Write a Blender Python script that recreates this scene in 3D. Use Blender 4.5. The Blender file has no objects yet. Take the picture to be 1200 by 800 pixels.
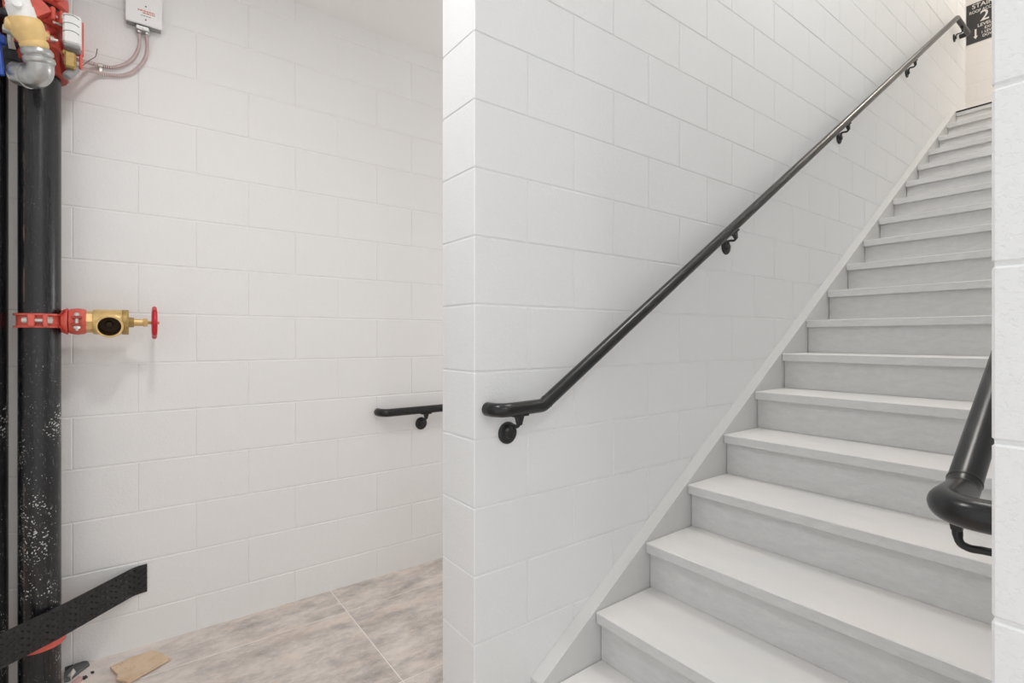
import bpy, bmesh, math, random
from mathutils import Vector, Matrix
random.seed(7)
C = bpy.context.scene.collection
PI = math.pi

# ---------------------------------------------------------------- camera numbers
F = 595.0            # focal length in pixels of the 1200 px wide frame
EYE = 1.26
HOR = 397.0
CA, SA = 0.6018, 0.7987          # cos / sin of the heading (53 deg from +x)

def at(px, py, Y):
    """point on the plane y = Y seen at photo pixel (px, py)"""
    r = (px - 600.0) / F
    x = Y * (CA + SA * r) / (SA - CA * r)
    d = CA * x + SA * Y
    return Vector((x, Y, EYE + (HOR - py) * d / F))

def on_floor(px, py, z=0.0):
    d = (EYE - z) * F / (py - HOR)
    u = (px - 600.0) / F * d
    return Vector((CA * d + SA * u, SA * d - CA * u, z))

# ---------------------------------------------------------------- materials
def srgb(r, g, b):
    f = lambda c: (c / 255 / 12.92) if c / 255 <= .04045 else ((c / 255 + .055) / 1.055) ** 2.4
    return (f(r), f(g), f(b), 1.0)

class NT:
    def __init__(self, name):
        self.m = bpy.data.materials.new(name)
        self.m.use_nodes = True
        self.t = self.m.node_tree
        self.b = self.t.nodes['Principled BSDF']
        self.tc = None
    def n(self, typ, **kw):
        nd = self.t.nodes.new(typ)
        for k, v in kw.items():
            setattr(nd, k, v)
        return nd
    def l(self, a, b):
        self.t.links.new(a, b)
    def coord(self, scale=(1, 1, 1), world=False):
        if world:
            g = self.n('ShaderNodeNewGeometry'); src = g.outputs['Position']
        else:
            g = self.n('ShaderNodeTexCoord'); src = g.outputs['Object']
        mp = self.n('ShaderNodeMapping')
        mp.inputs['Scale'].default_value = scale
        self.l(src, mp.inputs['Vector'])
        return mp.outputs['Vector']
    def noise(self, vec, scale, detail=4, rough=.55):
        nd = self.n('ShaderNodeTexNoise')
        nd.inputs['Scale'].default_value = scale
        nd.inputs['Detail'].default_value = detail
        nd.inputs['Roughness'].default_value = rough
        self.l(vec, nd.inputs['Vector'])
        return nd.outputs['Fac']
    def ramp(self, fac, stops):
        nd = self.n('ShaderNodeValToRGB')
        cr = nd.color_ramp
        while len(cr.elements) < len(stops):
            cr.elements.new(.5)
        for e, (p, c) in zip(cr.elements, stops):
            e.position = p; e.color = c
        self.l(fac, nd.inputs['Fac'])
        return nd.outputs['Color']
    def mix(self, fac, a, b, mode='MIX'):
        nd = self.n('ShaderNodeMix', data_type='RGBA', blend_type=mode)
        for sock, v in ((nd.inputs[0], fac), (nd.inputs[6], a), (nd.inputs[7], b)):
            if hasattr(v, 'links') or hasattr(v, 'is_linked'):
                self.l(v, sock)
            else:
                sock.default_value = v
        return nd.outputs[2]
    def math(self, op, a, b=0.0):
        nd = self.n('ShaderNodeMath', operation=op)
        for i, v in enumerate((a, b)):
            if hasattr(v, 'is_linked'):
                self.l(v, nd.inputs[i])
            else:
                nd.inputs[i].default_value = v
        return nd.outputs[0]
    def bump(self, height, strength=.2, dist=.002, prev=None):
        nd = self.n('ShaderNodeBump')
        nd.inputs['Strength'].default_value = strength
        nd.inputs['Distance'].default_value = dist
        self.l(height, nd.inputs['Height'])
        if prev is not None:
            self.l(prev, nd.inputs['Normal'])
        self.l(nd.outputs['Normal'], self.b.inputs['Normal'])
        return nd.outputs['Normal']
    def base(self, c):
        if hasattr(c, 'is_linked'):
            self.l(c, self.b.inputs['Base Color'])
        else:
            self.b.inputs['Base Color'].default_value = c
    def set(self, rough=.5, metal=0.0, spec=.5):
        self.b.inputs['Roughness'].default_value = rough
        self.b.inputs['Metallic'].default_value = metal
        self.b.inputs['Specular IOR Level'].default_value = spec

def plain(name, col, rough=.5, metal=0., var=.06, nscale=30, bump=0., spec=.5):
    m = NT(name); m.set(rough, metal, spec)
    v = m.coord()
    nz = m.noise(v, nscale, 5)
    lo = tuple(c * (1 - var) for c in col[:3]) + (1,)
    hi = tuple(min(1, c * (1 + var)) for c in col[:3]) + (1,)
    m.base(m.ramp(nz, [(.3, lo), (.7, hi)]))
    if bump:
        m.bump(m.noise(v, nscale * 4, 4), bump, .001)
    return m.m

def block_paint(name, col, bstr=.35):
    m = NT(name); m.set(.55, 0, .3)
    v = m.coord()
    big = m.noise(v, 1.3, 2)
    lo = tuple(c * .985 for c in col[:3]) + (1,)
    m.base(m.ramp(big, [(.35, lo), (.65, col)]))
    nA = m.bump(m.noise(v, 28, 5, .6), bstr * .5, .004)
    # shallow pits of the concrete under the paint
    fine = m.noise(v, 140, 4, .65)
    pit = m.ramp(fine, [(.38, (0, 0, 0, 1)), (.5, (1, 1, 1, 1))])
    m.bump(pit, bstr, .0012, nA)
    return m.m

def stair_paint(name, col, grain, bstr, dust=None):
    m = NT(name); m.set(.6, 0, .3)
    v = m.coord(grain)
    nz = m.noise(v, 9, 9, .72)
    a = tuple(c * (1 - .10 * bstr) for c in col[:3]) + (1,)
    c = m.ramp(nz, [(.35, a), (.65, col)])
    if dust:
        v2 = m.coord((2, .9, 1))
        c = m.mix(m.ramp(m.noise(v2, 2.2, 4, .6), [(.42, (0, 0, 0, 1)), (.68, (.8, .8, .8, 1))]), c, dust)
    # small dark nail heads / specks
    vo = m.n('ShaderNodeTexVoronoi', feature='F1')
    vo.inputs['Scale'].default_value = 5.5
    m.l(m.coord(), vo.inputs['Vector'])
    sp = m.math('LESS_THAN', vo.outputs['Distance'], .026)
    c = m.mix(sp, c, (.16, .16, .16, 1))
    m.base(c)
    m.bump(m.noise(m.coord(grain), 40, 6, .7), bstr, .002)
    return m.m

M = {}
M['wall'] = block_paint('white_block_paint', (.852, .86, .866, 1))
M['wall_warm'] = block_paint('white_block_paint_warm', (.866, .856, .845, 1), .28)
M['ceiling'] = plain('ceiling_paint', (.87, .86, .84, 1), .8, 0, .01, 2)
M['tread'] = stair_paint('grey_tread_paint_lit', (.745, .74, .73, 1), (6, 1.2, 6), .12, (.80, .765, .745, 1))  # lighter than the riser paint: overhead light put into the colour, dust over it
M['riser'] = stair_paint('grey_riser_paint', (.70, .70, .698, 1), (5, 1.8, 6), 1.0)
M['skirt'] = stair_paint('grey_skirt_paint', (.66, .66, .655, 1), (1, 4, 1), .12)
M['black_rail'] = plain('black_satin_enamel', (.010, .010, .011, 1), .26, 0, .25, 60, .08)
M['black_iron'] = plain('black_bracket_enamel', (.012, .012, .013, 1), .42, 0, .3, 90, .2)

def standpipe_mat(name, dens, sx=1.0):
    m = NT(name); m.set(.3, 0, .6)
    v = m.coord()
    dust = m.noise(m.coord((30, 30, 1.2)), 1.0, 5, .6)
    c = m.ramp(dust, [(.35, (.0045, .0045, .006, 1)), (.6, (.010, .010, .012, 1)), (.85, (.035, .035, .037, 1))])
    sep = m.n('ShaderNodeSeparateXYZ'); m.l(m.coord(), sep.inputs[0])
    # splashes of white paint, thickest below the valve
    vo = m.n('ShaderNodeTexVoronoi', feature='F1')
    vo.inputs['Scale'].default_value = 120; vo.inputs['Randomness'].default_value = 1
    nz = m.n('ShaderNodeTexNoise'); nz.inputs['Scale'].default_value = 120; nz.inputs['Detail'].default_value = 3
    m.l(v, nz.inputs['Vector'])
    wob = m.n('ShaderNodeVectorMath', operation='SCALE'); m.l(nz.outputs['Color'], wob.inputs[0]); wob.inputs['Scale'].default_value = .012
    wv = m.n('ShaderNodeVectorMath', operation='ADD'); m.l(v, wv.inputs[0]); m.l(wob.outputs[0], wv.inputs[1])
    m.l(wv.outputs[0], vo.inputs['Vector'])
    clump = m.noise(v, 9, 4, .6)
    low = m.ramp(m.math('MULTIPLY', sep.outputs[2], .5), [(.0, (1, 1, 1, 1)), (.52, (.9, .9, .9, 1)), (.66, (.25, .25, .25, 1)), (1, (.2, .2, .2, 1))])
    thr = m.math('MULTIPLY', m.math('MULTIPLY', m.ramp(clump, [(.4, (0, 0, 0, 1)), (.68, (1, 1, 1, 1))]), low), dens)
    spots = m.math('LESS_THAN', vo.outputs['Distance'], thr)
    c = m.mix(spots, c, (.55, .55, .53, 1))
    fine = m.noise(m.coord((1, 1, .25)), 160, 3, .7)
    sm = m.math('MULTIPLY', m.ramp(fine, [(.60, (0, 0, 0, 1)), (.72, (1, 1, 1, 1))]), m.math('MULTIPLY', low, .5))
    c = m.mix(sm, c, (.30, .30, .30, 1))
    # a rusty run down one side of the front
    st = m.math('LESS_THAN', m.math('ABSOLUTE', m.math('ADD', sep.outputs[0], .036)), .0022)
    st = m.math('MULTIPLY', st, m.ramp(m.noise(m.coord((1, 1, 1)), 11, 5, .7), [(.48, (0, 0, 0, 1)), (.6, (.7, .7, .7, 1))]))
    c = m.mix(st, c, (.19, .115, .075, 1))
    m.base(c)
    m.l(m.ramp(dust, [(.3, (.22, .22, .22, 1)), (.75, (.4, .4, .4, 1))]), m.b.inputs['Roughness'])
    m.bump(m.noise(v, 60, 4), .12, .001)
    return m.m
M['pipe'] = standpipe_mat('black_pipe_paint_splashed', .46)
M['pipe_old'] = standpipe_mat('black_pipe_paint_dusty', .40)

M['red'] = plain('red_orange_casting_enamel', srgb(218, 98, 84), .42, 0, .12, 50, .2)
M['red_dark'] = plain('dark_red_casting_enamel', srgb(166, 62, 50), .45, 0, .2, 40, .2)
M['wheel_red'] = plain('bright_red_wheel_enamel', srgb(200, 28, 40), .3, 0, .08, 50)
M['brass'] = plain('cast_brass', srgb(224, 190, 128), .36, .35, .12, 70, .25)
M['brass_dark'] = plain('dull_brass', srgb(178, 150, 92), .45, .4, .15, 70, .2)
M['brass_in'] = plain('brass_bore_shaded', srgb(66, 47, 22), .7, 0, .2, 60)  # shade inside the bore put into a dark brown colour
M['tan'] = plain('tan_plastic_union', srgb(226, 192, 130), .45, 0, .07, 40)
M['zinc'] = plain('zinc_bolts', srgb(205, 203, 196), .35, .6, .1, 80)
M['galv'] = plain('galvanised_fitting', srgb(190, 190, 188), .3, .85, .15, 45, .3)
M['white_pl'] = plain('white_plastic', srgb(238, 238, 236), .4, 0, .02, 20)
M['box_white'] = plain('white_box_enamel', srgb(240, 239, 238), .4, 0, .012, 10)
M['grey_pl'] = plain('grey_plastic', srgb(150, 152, 152), .5, 0, .05, 30)
M['blue'] = plain('blue_pipe_paint', srgb(34, 76, 168), .4, 0, .1, 30)
M['iron'] = plain('dark_iron', srgb(52, 52, 56), .5, .2, .3, 40, .3)
M['rubber'] = plain('black_ribbed_rubber', (.0175, .0175, .019, 1), .36, 0, .2, 40, .06)
M['text_red'] = plain('red_print', srgb(206, 120, 112), .6, 0, .02)
M['text_dark'] = plain('dark_print', srgb(90, 90, 92), .6, 0, .02)
M['sign'] = plain('charcoal_sign_face', srgb(62, 62, 64), .5, 0, .05, 20)
M['sign_text'] = plain('white_sign_lettering', srgb(232, 230, 226), .5, 0, .01)
M['conduit'] = plain('flexible_steel_conduit', srgb(232, 224, 222), .4, .2, .1, 60)
M['conduit_rib'] = plain('reddish_conduit_stripe', srgb(150, 100, 98), .5, .1, .1, 60)
M['cable'] = plain('brown_wire', srgb(96, 78, 74), .5, 0, .05)
M['edge_black'] = plain('black_edge_strip', (.012, .011, .012, 1), .6, 0, .1)

def cardboard():
    m = NT('torn_cardboard'); m.set(.8, 0, .2)
    v = m.coord((1, 1, 1))
    c = m.ramp(m.noise(v, 14, 5, .6), [(.3, srgb(206, 176, 146)), (.6, srgb(226, 202, 174)), (.8, srgb(220, 190, 172))])
    sp = m.ramp(m.noise(m.coord((1, 2.5, 1)), 46, 3, .6), [(.66, (0, 0, 0, 1)), (.72, (1, 1, 1, 1))])
    c = m.mix(sp, c, srgb(142, 96, 88))
    m.base(c); m.bump(m.noise(v, 120, 3), .2, .001)
    return m.m
M['card'] = cardboard()
M['scrap_white'] = plain('dried_plaster', srgb(214, 206, 202), .8, 0, .08, 60, .4)
M['scrap_pink'] = plain('pinkish_plaster', srgb(206, 170, 166), .8, 0, .08, 60, .4)
M['scrap_grey'] = plain('dusty_dark_rubber', srgb(92, 94, 94), .7, 0, .35, 50, .4)

def floor_tile():
    m = NT('taupe_stone_look_tile'); m.set(.5, 0, .35)
    g = m.n('ShaderNodeNewGeometry')
    off = m.n('ShaderNodeVectorMath', operation='ADD')
    sc = m.n('ShaderNodeVectorMath', operation='SCALE')
    cmb = m.n('ShaderNodeCombineXYZ')
    m.l(g.outputs['Random Per Island'], cmb.inputs[0]); m.l(g.outputs['Random Per Island'], cmb.inputs[1])
    m.l(cmb.outputs[0], sc.inputs[0]); sc.inputs['Scale'].default_value = 37.0
    m.l(g.outputs['Position'], off.inputs[0]); m.l(sc.outputs[0], off.inputs[1])
    def mp(s):
        k = m.n('ShaderNodeMapping'); k.inputs['Scale'].default_value = s
        m.l(off.outputs[0], k.inputs['Vector']); return k.outputs[0]
    a = m.noise(mp((1.7, 3.4, 1)), 2.6, 12, .76)
    c = m.ramp(a, [(.30, srgb(150, 143, 139)), (.44, srgb(190, 182, 177)), (.55, srgb(217, 207, 200)), (.70, srgb(238, 227, 219))])
    b = m.noise(mp((2.2, 5, 1)), 1.7, 4, .6)
    c = m.mix(m.math('MULTIPLY', m.ramp(b, [(.5, (0, 0, 0, 1)), (.68, (1, 1, 1, 1))]), .38), c, srgb(236, 212, 194))
    e = m.noise(mp((16, 30, 1)), 3.2, 10, .85)
    c = m.mix(m.math('MULTIPLY', m.ramp(e, [(.55, (0, 0, 0, 1)), (.68, (1, 1, 1, 1))]), .7), c, srgb(238, 233, 229))
    f2 = m.noise(mp((12, 22, 1)), 3.0, 10, .85)
    c = m.mix(m.math('MULTIPLY', m.ramp(f2, [(.58, (0, 0, 0, 1)), (.72, (1, 1, 1, 1))]), .55), c, srgb(128, 121, 118))
    # plaster dust swept against the rear wall near the pipes
    sep = m.n('ShaderNodeSeparateXYZ'); m.l(g.outputs['Position'], sep.inputs[0])
    near = m.ramp(m.math('SUBTRACT', sep.outputs[1], 1.75), [(.28, (0, 0, 0, 1)), (.8, (1, 1, 1, 1))])
    side = m.ramp(m.math('ADD', m.math('MULTIPLY', sep.outputs[0], -1), .5), [(.1, (0, 0, 0, 1)), (.55, (1, 1, 1, 1))])
    dn = m.ramp(m.noise(m.coord((1, 1, 1), True), 7, 6, .7), [(.3, (.1, .1, .1, 1)), (.7, (1, 1, 1, 1))])
    df = m.math('MULTIPLY', m.math('MULTIPLY', near, side), dn)
    c = m.mix(df, c, srgb(238, 230, 226))
    m.base(c)
    m.bump(e, .08, .001)
    return m.m
M['tile'] = floor_tile()
M['grout'] = plain('pale_grout', srgb(240, 234, 228), .8, 0, .03)

# ---------------------------------------------------------------- mesh builder
class MB:
    def __init__(self):
        self.v = []; self.f = []; self.mi = []; self.sm = []
    def add(self, vs, fs, mi=0, smooth=False, mat=None):
        o = len(self.v)
        for p in vs:
            p = Vector(p)
            self.v.append(mat @ p if mat is not None else p)
        for f in fs:
            self.f.append(tuple(o + i for i in f)); self.mi.append(mi); self.sm.append(smooth)
        return self
    def box(self, lo, hi, ch=0.0, mi=0, mat=None):
        x0, y0, z0 = lo; x1, y1, z1 = hi
        if ch <= 0:
            vs = [(x0, y0, z0), (x1, y0, z0), (x1, y1, z0), (x0, y1, z0), (x0, y0, z1), (x1, y0, z1), (x1, y1, z1), (x0, y1, z1)]
            fs = [(0, 3, 2, 1), (4, 5, 6, 7), (0, 1, 5, 4), (1, 2, 6, 5), (2, 3, 7, 6), (3, 0, 4, 7)]
            return self.add(vs, fs, mi, False, mat)
        c = (Vector(lo) + Vector(hi)) / 2; h = (Vector(hi) - Vector(lo)) / 2
        idx = {}; vs = []
        for sx in (-1, 1):
            for sy in (-1, 1):
                for sz in (-1, 1):
                    s = (sx, sy, sz)
                    for a in range(3):
                        p = [c[k] + s[k] * (h[k] - (0 if k == a else ch)) for k in range(3)]
                        idx[(s, a)] = len(vs); vs.append(p)
        fs = []
        def quad(keys, nrm):
            q = [idx[k] for k in keys]
            P = [Vector(vs[i]) for i in q]
            n = (P[1] - P[0]).cross(P[2] - P[0])
            if n.dot(nrm) < 0: q.reverse()
            fs.append(tuple(q))
        for a in range(3):
            b, d = [k for k in range(3) if k != a]
            for s in (-1, 1):
                keys = []
                for sb, sd in ((-1, -1), (1, -1), (1, 1), (-1, 1)):
                    t = [0, 0, 0]; t[a] = s; t[b] = sb; t[d] = sd
                    keys.append((tuple(t), a))
                nv = Vector((0, 0, 0)); nv[a] = s
                quad(keys, nv)
            for sb in (-1, 1):
                for sd in (-1, 1):
                    t0 = [0, 0, 0]; t1 = [0, 0, 0]
                    t0[a] = -1; t1[a] = 1
                    for t in (t0, t1): t[b] = sb; t[d] = sd
                    nv = Vector((0, 0, 0)); nv[b] = sb; nv[d] = sd
                    quad([(tuple(t0), b), (tuple(t1), b), (tuple(t1), d), (tuple(t0), d)], nv)
        for sx in (-1, 1):
            for sy in (-1, 1):
                for sz in (-1, 1):
                    s = (sx, sy, sz)
                    q = [idx[(s, 0)], idx[(s, 1)], idx[(s, 2)]]
                    P = [Vector(vs[i]) for i in q]
                    if (P[1] - P[0]).cross(P[2] - P[0]).dot(Vector(s)) < 0: q.reverse()
                    fs.append(tuple(q))
        return self.add(vs, fs, mi, False, mat)
    def lathe(self, p, axis, prof, n=32, mi=0, cap=True, start=None, sweep=2 * PI):
        """prof: list of (distance along axis, radius)"""
        p = Vector(p); ax = Vector(axis).normalized()
        if start is None:
            u = ax.orthogonal().normalized()
        else:
            u = Vector(start); u = (u - ax * u.dot(ax)).normalized()
        w = ax.cross(u)
        full = abs(sweep - 2 * PI) < 1e-6
        cnt = n if full else n + 1
        vs = []
        for t, r in prof:
            for k in range(cnt):
                a = sweep * k / n
                vs.append(p + ax * t + (u * math.cos(a) + w * math.sin(a)) * r)
        fs = []
        for j in range(len(prof) - 1):
            for k in range(n if full else n):
                k2 = (k + 1) % cnt
                fs.append((j * cnt + k, j * cnt + k2, (j + 1) * cnt + k2, (j + 1) * cnt + k))
        self.add(vs, fs, mi, True)
        if cap and full:
            if prof[0][1] > 1e-6: self.add(vs[:cnt], [tuple(reversed(range(cnt)))], mi, False)
            if prof[-1][1] > 1e-6: self.add(vs[-cnt:], [tuple(range(cnt))], mi, False)
        return self
    def tube(self, pts, rad, n=16, mi=0, cap=True):
        pts = [Vector(p) for p in pts]
        if not hasattr(rad, '__len__'): rad = [rad] * len(pts)
        T = []
        for i in range(len(pts)):
            a = pts[max(i - 1, 0)]; b = pts[min(i + 1, len(pts) - 1)]
            T.append((b - a).normalized())
        u = T[0].orthogonal().normalized()
        vs = []
        for i, p in enumerate(pts):
            u = (u - T[i] * u.dot(T[i])).normalized()
            w = T[i].cross(u)
            for k in range(n):
                a = 2 * PI * k / n
                vs.append(p + (u * math.cos(a) + w * math.sin(a)) * rad[i])
        fs = []
        for j in range(len(pts) - 1):
            for k in range(n):
                k2 = (k + 1) % n
                fs.append((j * n + k, j * n + k2, (j + 1) * n + k2, (j + 1) * n + k))
        self.add(vs, fs, mi, True)
        if cap:
            self.add(vs[:n], [tuple(reversed(range(n)))], mi, False)
            self.add(vs[-n:], [tuple(range(n))], mi, False)
        return self
    def prism(self, poly, direction, mi=0):
        """extrude a planar polygon (3-D points) along a vector"""
        P = [Vector(p) for p in poly]; d = Vector(direction); n = len(P)
        fs = [tuple(range(n)), tuple(reversed(range(n, 2 * n)))]
        for i in range(n):
            j = (i + 1) % n
            fs.append((i, n + i, n + j, j))
        self.add(P + [p + d for p in P], fs, mi, False)
        return self
    def build(self, name, mats, parent=None, origin=None, angle=38, fix=True):
        me = bpy.data.meshes.new(name)
        o = Vector(origin) if origin is not None else Vector((0, 0, 0))
        me.from_pydata([tuple(p - o) for p in self.v], [], self.f)
        if not isinstance(mats, (list, tuple)): mats = [mats]
        for mt in mats: me.materials.append(mt)
        me.polygons.foreach_set('material_index', self.mi)
        me.polygons.foreach_set('use_smooth', self.sm)
        if fix:
            bm = bmesh.new(); bm.from_mesh(me)
            bmesh.ops.recalc_face_normals(bm, faces=bm.faces[:])
            bm.to_mesh(me); bm.free()
        me.update()
        if any(self.sm): me.set_sharp_from_angle(angle=math.radians(angle))
        ob = bpy.data.objects.new(name, me)
        C.objects.link(ob)
        if parent is not None:
            ob.parent = parent
            pw = parent.location.copy()
            q = parent.parent
            while q is not None:
                pw += q.location; q = q.parent
            ob.location = o - pw
        else:
            ob.location = o
        return ob

def tag(o, label, cat, group=None):
    o['label'] = label; o['category'] = cat
    if group: o['group'] = group
    return o
def thing(name, label, cat, loc, group=None):
    o = bpy.data.objects.new(name, None); C.objects.link(o)
    o.location = loc; o.empty_display_size = .05
    return tag(o, label, cat, group)
def struct(o):
    o['kind'] = 'structure'; return o

def arc_fillet(pts, rads, seg=8):
    """polyline with rounded corners"""
    pts = [Vector(p) for p in pts]
    out = [pts[0]]
    for i in range(1, len(pts) - 1):
        a, b, c = pts[i - 1], pts[i], pts[i + 1]
        u = (a - b).normalized(); w = (c - b).normalized()
        ang = u.angle(w)
        r = rads[i - 1]
        t = r / math.tan(ang / 2)
        ctr = b + (u + w).normalized() * (r / math.sin(ang / 2))
        p0 = b + u * t; p1 = b + w * t
        e0 = p0 - ctr; e1 = p1 - ctr
        tot = e0.angle(e1)
        nrm = e0.cross(e1).normalized()
        for k in range(seg + 1):
            out.append(ctr + Matrix.Rotation(tot * k / seg, 3, nrm) @ e0)
    out.append(pts[-1])
    return out

def smooth(pts, n=8):
    out = []
    P = [pts[0]] + pts + [pts[-1]]
    for i in range(1, len(P) - 2):
        for k in range(n):
            t = k / n
            a, b, c, d = P[i - 1], P[i], P[i + 1], P[i + 2]
            out.append(.5 * ((2 * b) + (c - a) * t + (2 * a - 5 * b + 4 * c - d) * t * t + (3 * b - a - 3 * c + d) * t ** 3))
    out.append(pts[-1]); return out

# ---------------------------------------------------------------- setting
CH = .2032                     # block course height
J0 = .145                      # height of the first bed joint
CEIL, L2, TOP = 2.878, 3.258, 6.05
WALL_Y0, WALL_Y1 = 1.273, 1.467
NOSE = .819                    # near end of the partition
BACK = 2.58
RW_Y, RW_X = .135, .791        # face and near end of the wall right of the stairs
FAR = 7.8

def courses(z0, z1, J0=J0):
    n0 = math.floor((z0 - J0) / CH)
    n = n0
    while J0 + n * CH < z1 - .002:
        a = max(z0, J0 + n * CH); b = min(z1, J0 + (n + 1) * CH)
        if b - a > .012: yield n, a, b
        n += 1

def block_run(mb, axis, s0, s1, c0, c1, z0, z1, phase, par, gap=.0016, ch=.0032, dz=0.0):
    """courses of blocks along x (axis 0) or y (axis 1) between s0 and s1, c0..c1 across"""
    for n, a, b in courses(z0, z1, J0 + dz):
        off = phase + (CH if (n + par) % 2 else 0.0)
        k = math.floor((s0 - off) / (2 * CH))
        cuts = [s0]
        x = off + k * 2 * CH
        while x < s1:
            if x > s0 + .02 and x < s1 - .02: cuts.append(x)
            x += 2 * CH
        cuts.append(s1)
        for i in range(len(cuts) - 1):
            l = cuts[i] + (.0001 if i else 0); r = cuts[i + 1] - (.0001 if i < len(cuts) - 2 else 0)
            j = lambda: random.uniform(-.0004, .0004)
            if axis == 0: mb.box((l, c0 + j(), a + gap), (r, c1 + j(), b - gap), ch)
            else: mb.box((c0 + j(), l, a + gap), (c1 + j(), r, b - gap), ch)
    e = .0026
    if axis == 0: mb.box((s0 + e, c0 + e, z0), (s1 - e, c1 - e, z1))
    else: mb.box((c0 + e, s0 + e, z0), (c1 - e, s1 - e, z1))

mb = MB(); block_run(mb, 0, NOSE, 6.41, WALL_Y0, WALL_Y1, -1.9, TOP, NOSE, 0)
struct(mb.build('wall_partition', M['wall'], fix=False))
mb = MB(); block_run(mb, 0, -.95, FAR, BACK, BACK + .194, -1.9, TOP, .434, 0)
struct(mb.build('wall_back', M['wall_warm'], fix=False))
mb = MB(); block_run(mb, 0, RW_X, FAR, RW_Y - .194, RW_Y, 0, TOP, RW_X, 0, dz=-.019)
struct(mb.build('wall_right', M['wall'], fix=False))
mb = MB(); block_run(mb, 1, RW_Y - .194, BACK, FAR, FAR + .194, L2 - .3, TOP, .434, 0)
struct(mb.build('wall_far', M['wall_warm'], fix=False))
mb = MB(); block_run(mb, 1, .9, BACK + .19, -1.144, -.95, 0, CEIL, 0, 0)
struct(mb.build('wall_left', M['wall'], fix=False))
mb = MB(); mb.box((.66, RW_Y, CEIL), (.79, WALL_Y0, TOP))
struct(mb.build('wall_header', M['wall']))
mb = MB(); mb.box((5.60, WALL_Y1, L2), (5.80, BACK, TOP))
mb.box((5.20, WALL_Y1, -1.9), (5.35, BACK, CEIL))
struct(mb.build('wall_end', M['wall']))

# floors: tiles bedded in grout
mb = MB()
ys = [-1.8, -1.262, -.66, -.06, .54, 1.139, 1.738, 2.337, 2.58]
xs = [-.95, -.395, .805, 2.005]
g = .0024
for i in range(len(ys) - 1):
    for k in range(len(xs) - 1):
        x0, x1 = xs[k], xs[k + 1]
        if k == 2:
            if ys[i + 1] < .2: continue
            x1 = 1.9 if ys[i] > 1.1 else 1.06
        mb.box((x0 + g, ys[i] + g, -.012), (x1 - g, ys[i + 1] - g, 0), .0008, 0)
mb.box((-.95, -1.8, -.2), (.80, BACK, -.0012), 0, 1)
mb.box((.80, RW_Y, -.2), (1.06, WALL_Y0, -.0012), 0, 1)
mb.box((.80, WALL_Y1, -.2), (1.9, BACK, -.0012), 0, 1)
struct(mb.build('floor', [M['tile'], M['grout']], fix=False))
mb = MB()
mb.box((5.835, RW_Y, L2 - .3), (FAR, BACK, L2))
struct(mb.build('floor_upper', M['tread']))
mb = MB()
for i in range(11):
    mb.box((1.9 + .2794 * i, WALL_Y1, -1.9), (1.9 + .2794 * (i + 1) + .02, BACK, -.1726 * (i + 1)), .003)
struct(mb.build('steps_lower', M['tread']))  # flight of steps going down, mostly out of view
# slabs
mb = MB()
mb.box((-1.1, -.4, CEIL), (.66, BACK, L2 - .01))
mb.box((.66, WALL_Y1, CEIL), (5.8, BACK, L2 - .01))
struct(mb.build('ceiling', M['ceiling']))
mb = MB(); mb.box((.6, RW_Y - .1, TOP), (FAR + .1, BACK + .1, TOP + .1))
struct(mb.build('ceiling_upper', M['ceiling']))

# ---------------------------------------------------------------- staircase
YS = 1.220                       # inner face of the skirt board
RUN, RISE = .2666, .1726
N1X, N1Z = 1.0122, .151
NST = 19
st = thing('staircase', 'long straight flight of pale grey painted wooden steps', 'staircase', (N1X, .68, 0))
YR = RW_Y + .002
SKR = RW_Y + .040
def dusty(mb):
    # upward faces painted lighter to stand in for overhead light, with some plaster dust
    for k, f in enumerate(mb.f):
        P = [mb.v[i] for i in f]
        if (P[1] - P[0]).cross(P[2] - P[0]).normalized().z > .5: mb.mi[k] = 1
for i in range(NST - 1):
    x, z = N1X + RUN * i, N1Z + RISE * i
    a = random.uniform(-.0012, .0012)
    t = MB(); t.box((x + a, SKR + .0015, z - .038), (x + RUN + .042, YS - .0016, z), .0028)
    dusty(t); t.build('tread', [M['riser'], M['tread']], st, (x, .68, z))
for i in range(NST):
    x, z = N1X + RUN * i + .025, N1Z + RISE * i
    r = MB(); r.box((x, SKR + .002, z - RISE + (.0006 if i else -.02 + .0412)), (x + .018, YS - .0026, z - .0385), .001)
    r.build('riser', M['riser'], st, (x, .68, z - .1))
def skirt(y0, y1, name):
    sl = RISE / RUN
    xa = N1X + .022
    zt = lambda x: N1Z + (x - N1X) * sl + .0045
    xb = N1X + RUN * 18 + .02
    poly = [(xa, y0, .0), (xa, y0, zt(xa)), (xb, y0, zt(xb)), (xb, y0, zt(xb) - .10), (xb - .1, y0, zt(xb) - .36), (xa + .42, y0, .0)]
    s = MB(); s.prism(poly, (0, y1 - y0, 0))
    return s.build(name, M['skirt'], st, (xa, (y0 + y1) / 2, 0))
skirt(YS, WALL_Y0 - .0006, 'skirt_board')
skirt(RW_Y + .0006, SKR, 'skirt_board')
mb = MB()
xe = N1X + RUN * 18
mb.box((xe - .003, RW_Y + .004, L2 - .008), (xe + .03, WALL_Y0 - .056, L2 + .004), .002)
o = mb.build('edge_strip', M['edge_black'], st, (xe, .7, L2)); o['label'] = 'black strip on the top landing edge'
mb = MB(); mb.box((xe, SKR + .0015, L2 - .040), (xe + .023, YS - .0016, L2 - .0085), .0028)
dusty(mb); mb.build('tread', [M['riser'], M['tread']], st, (xe, .68, L2 - .02))

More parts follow.
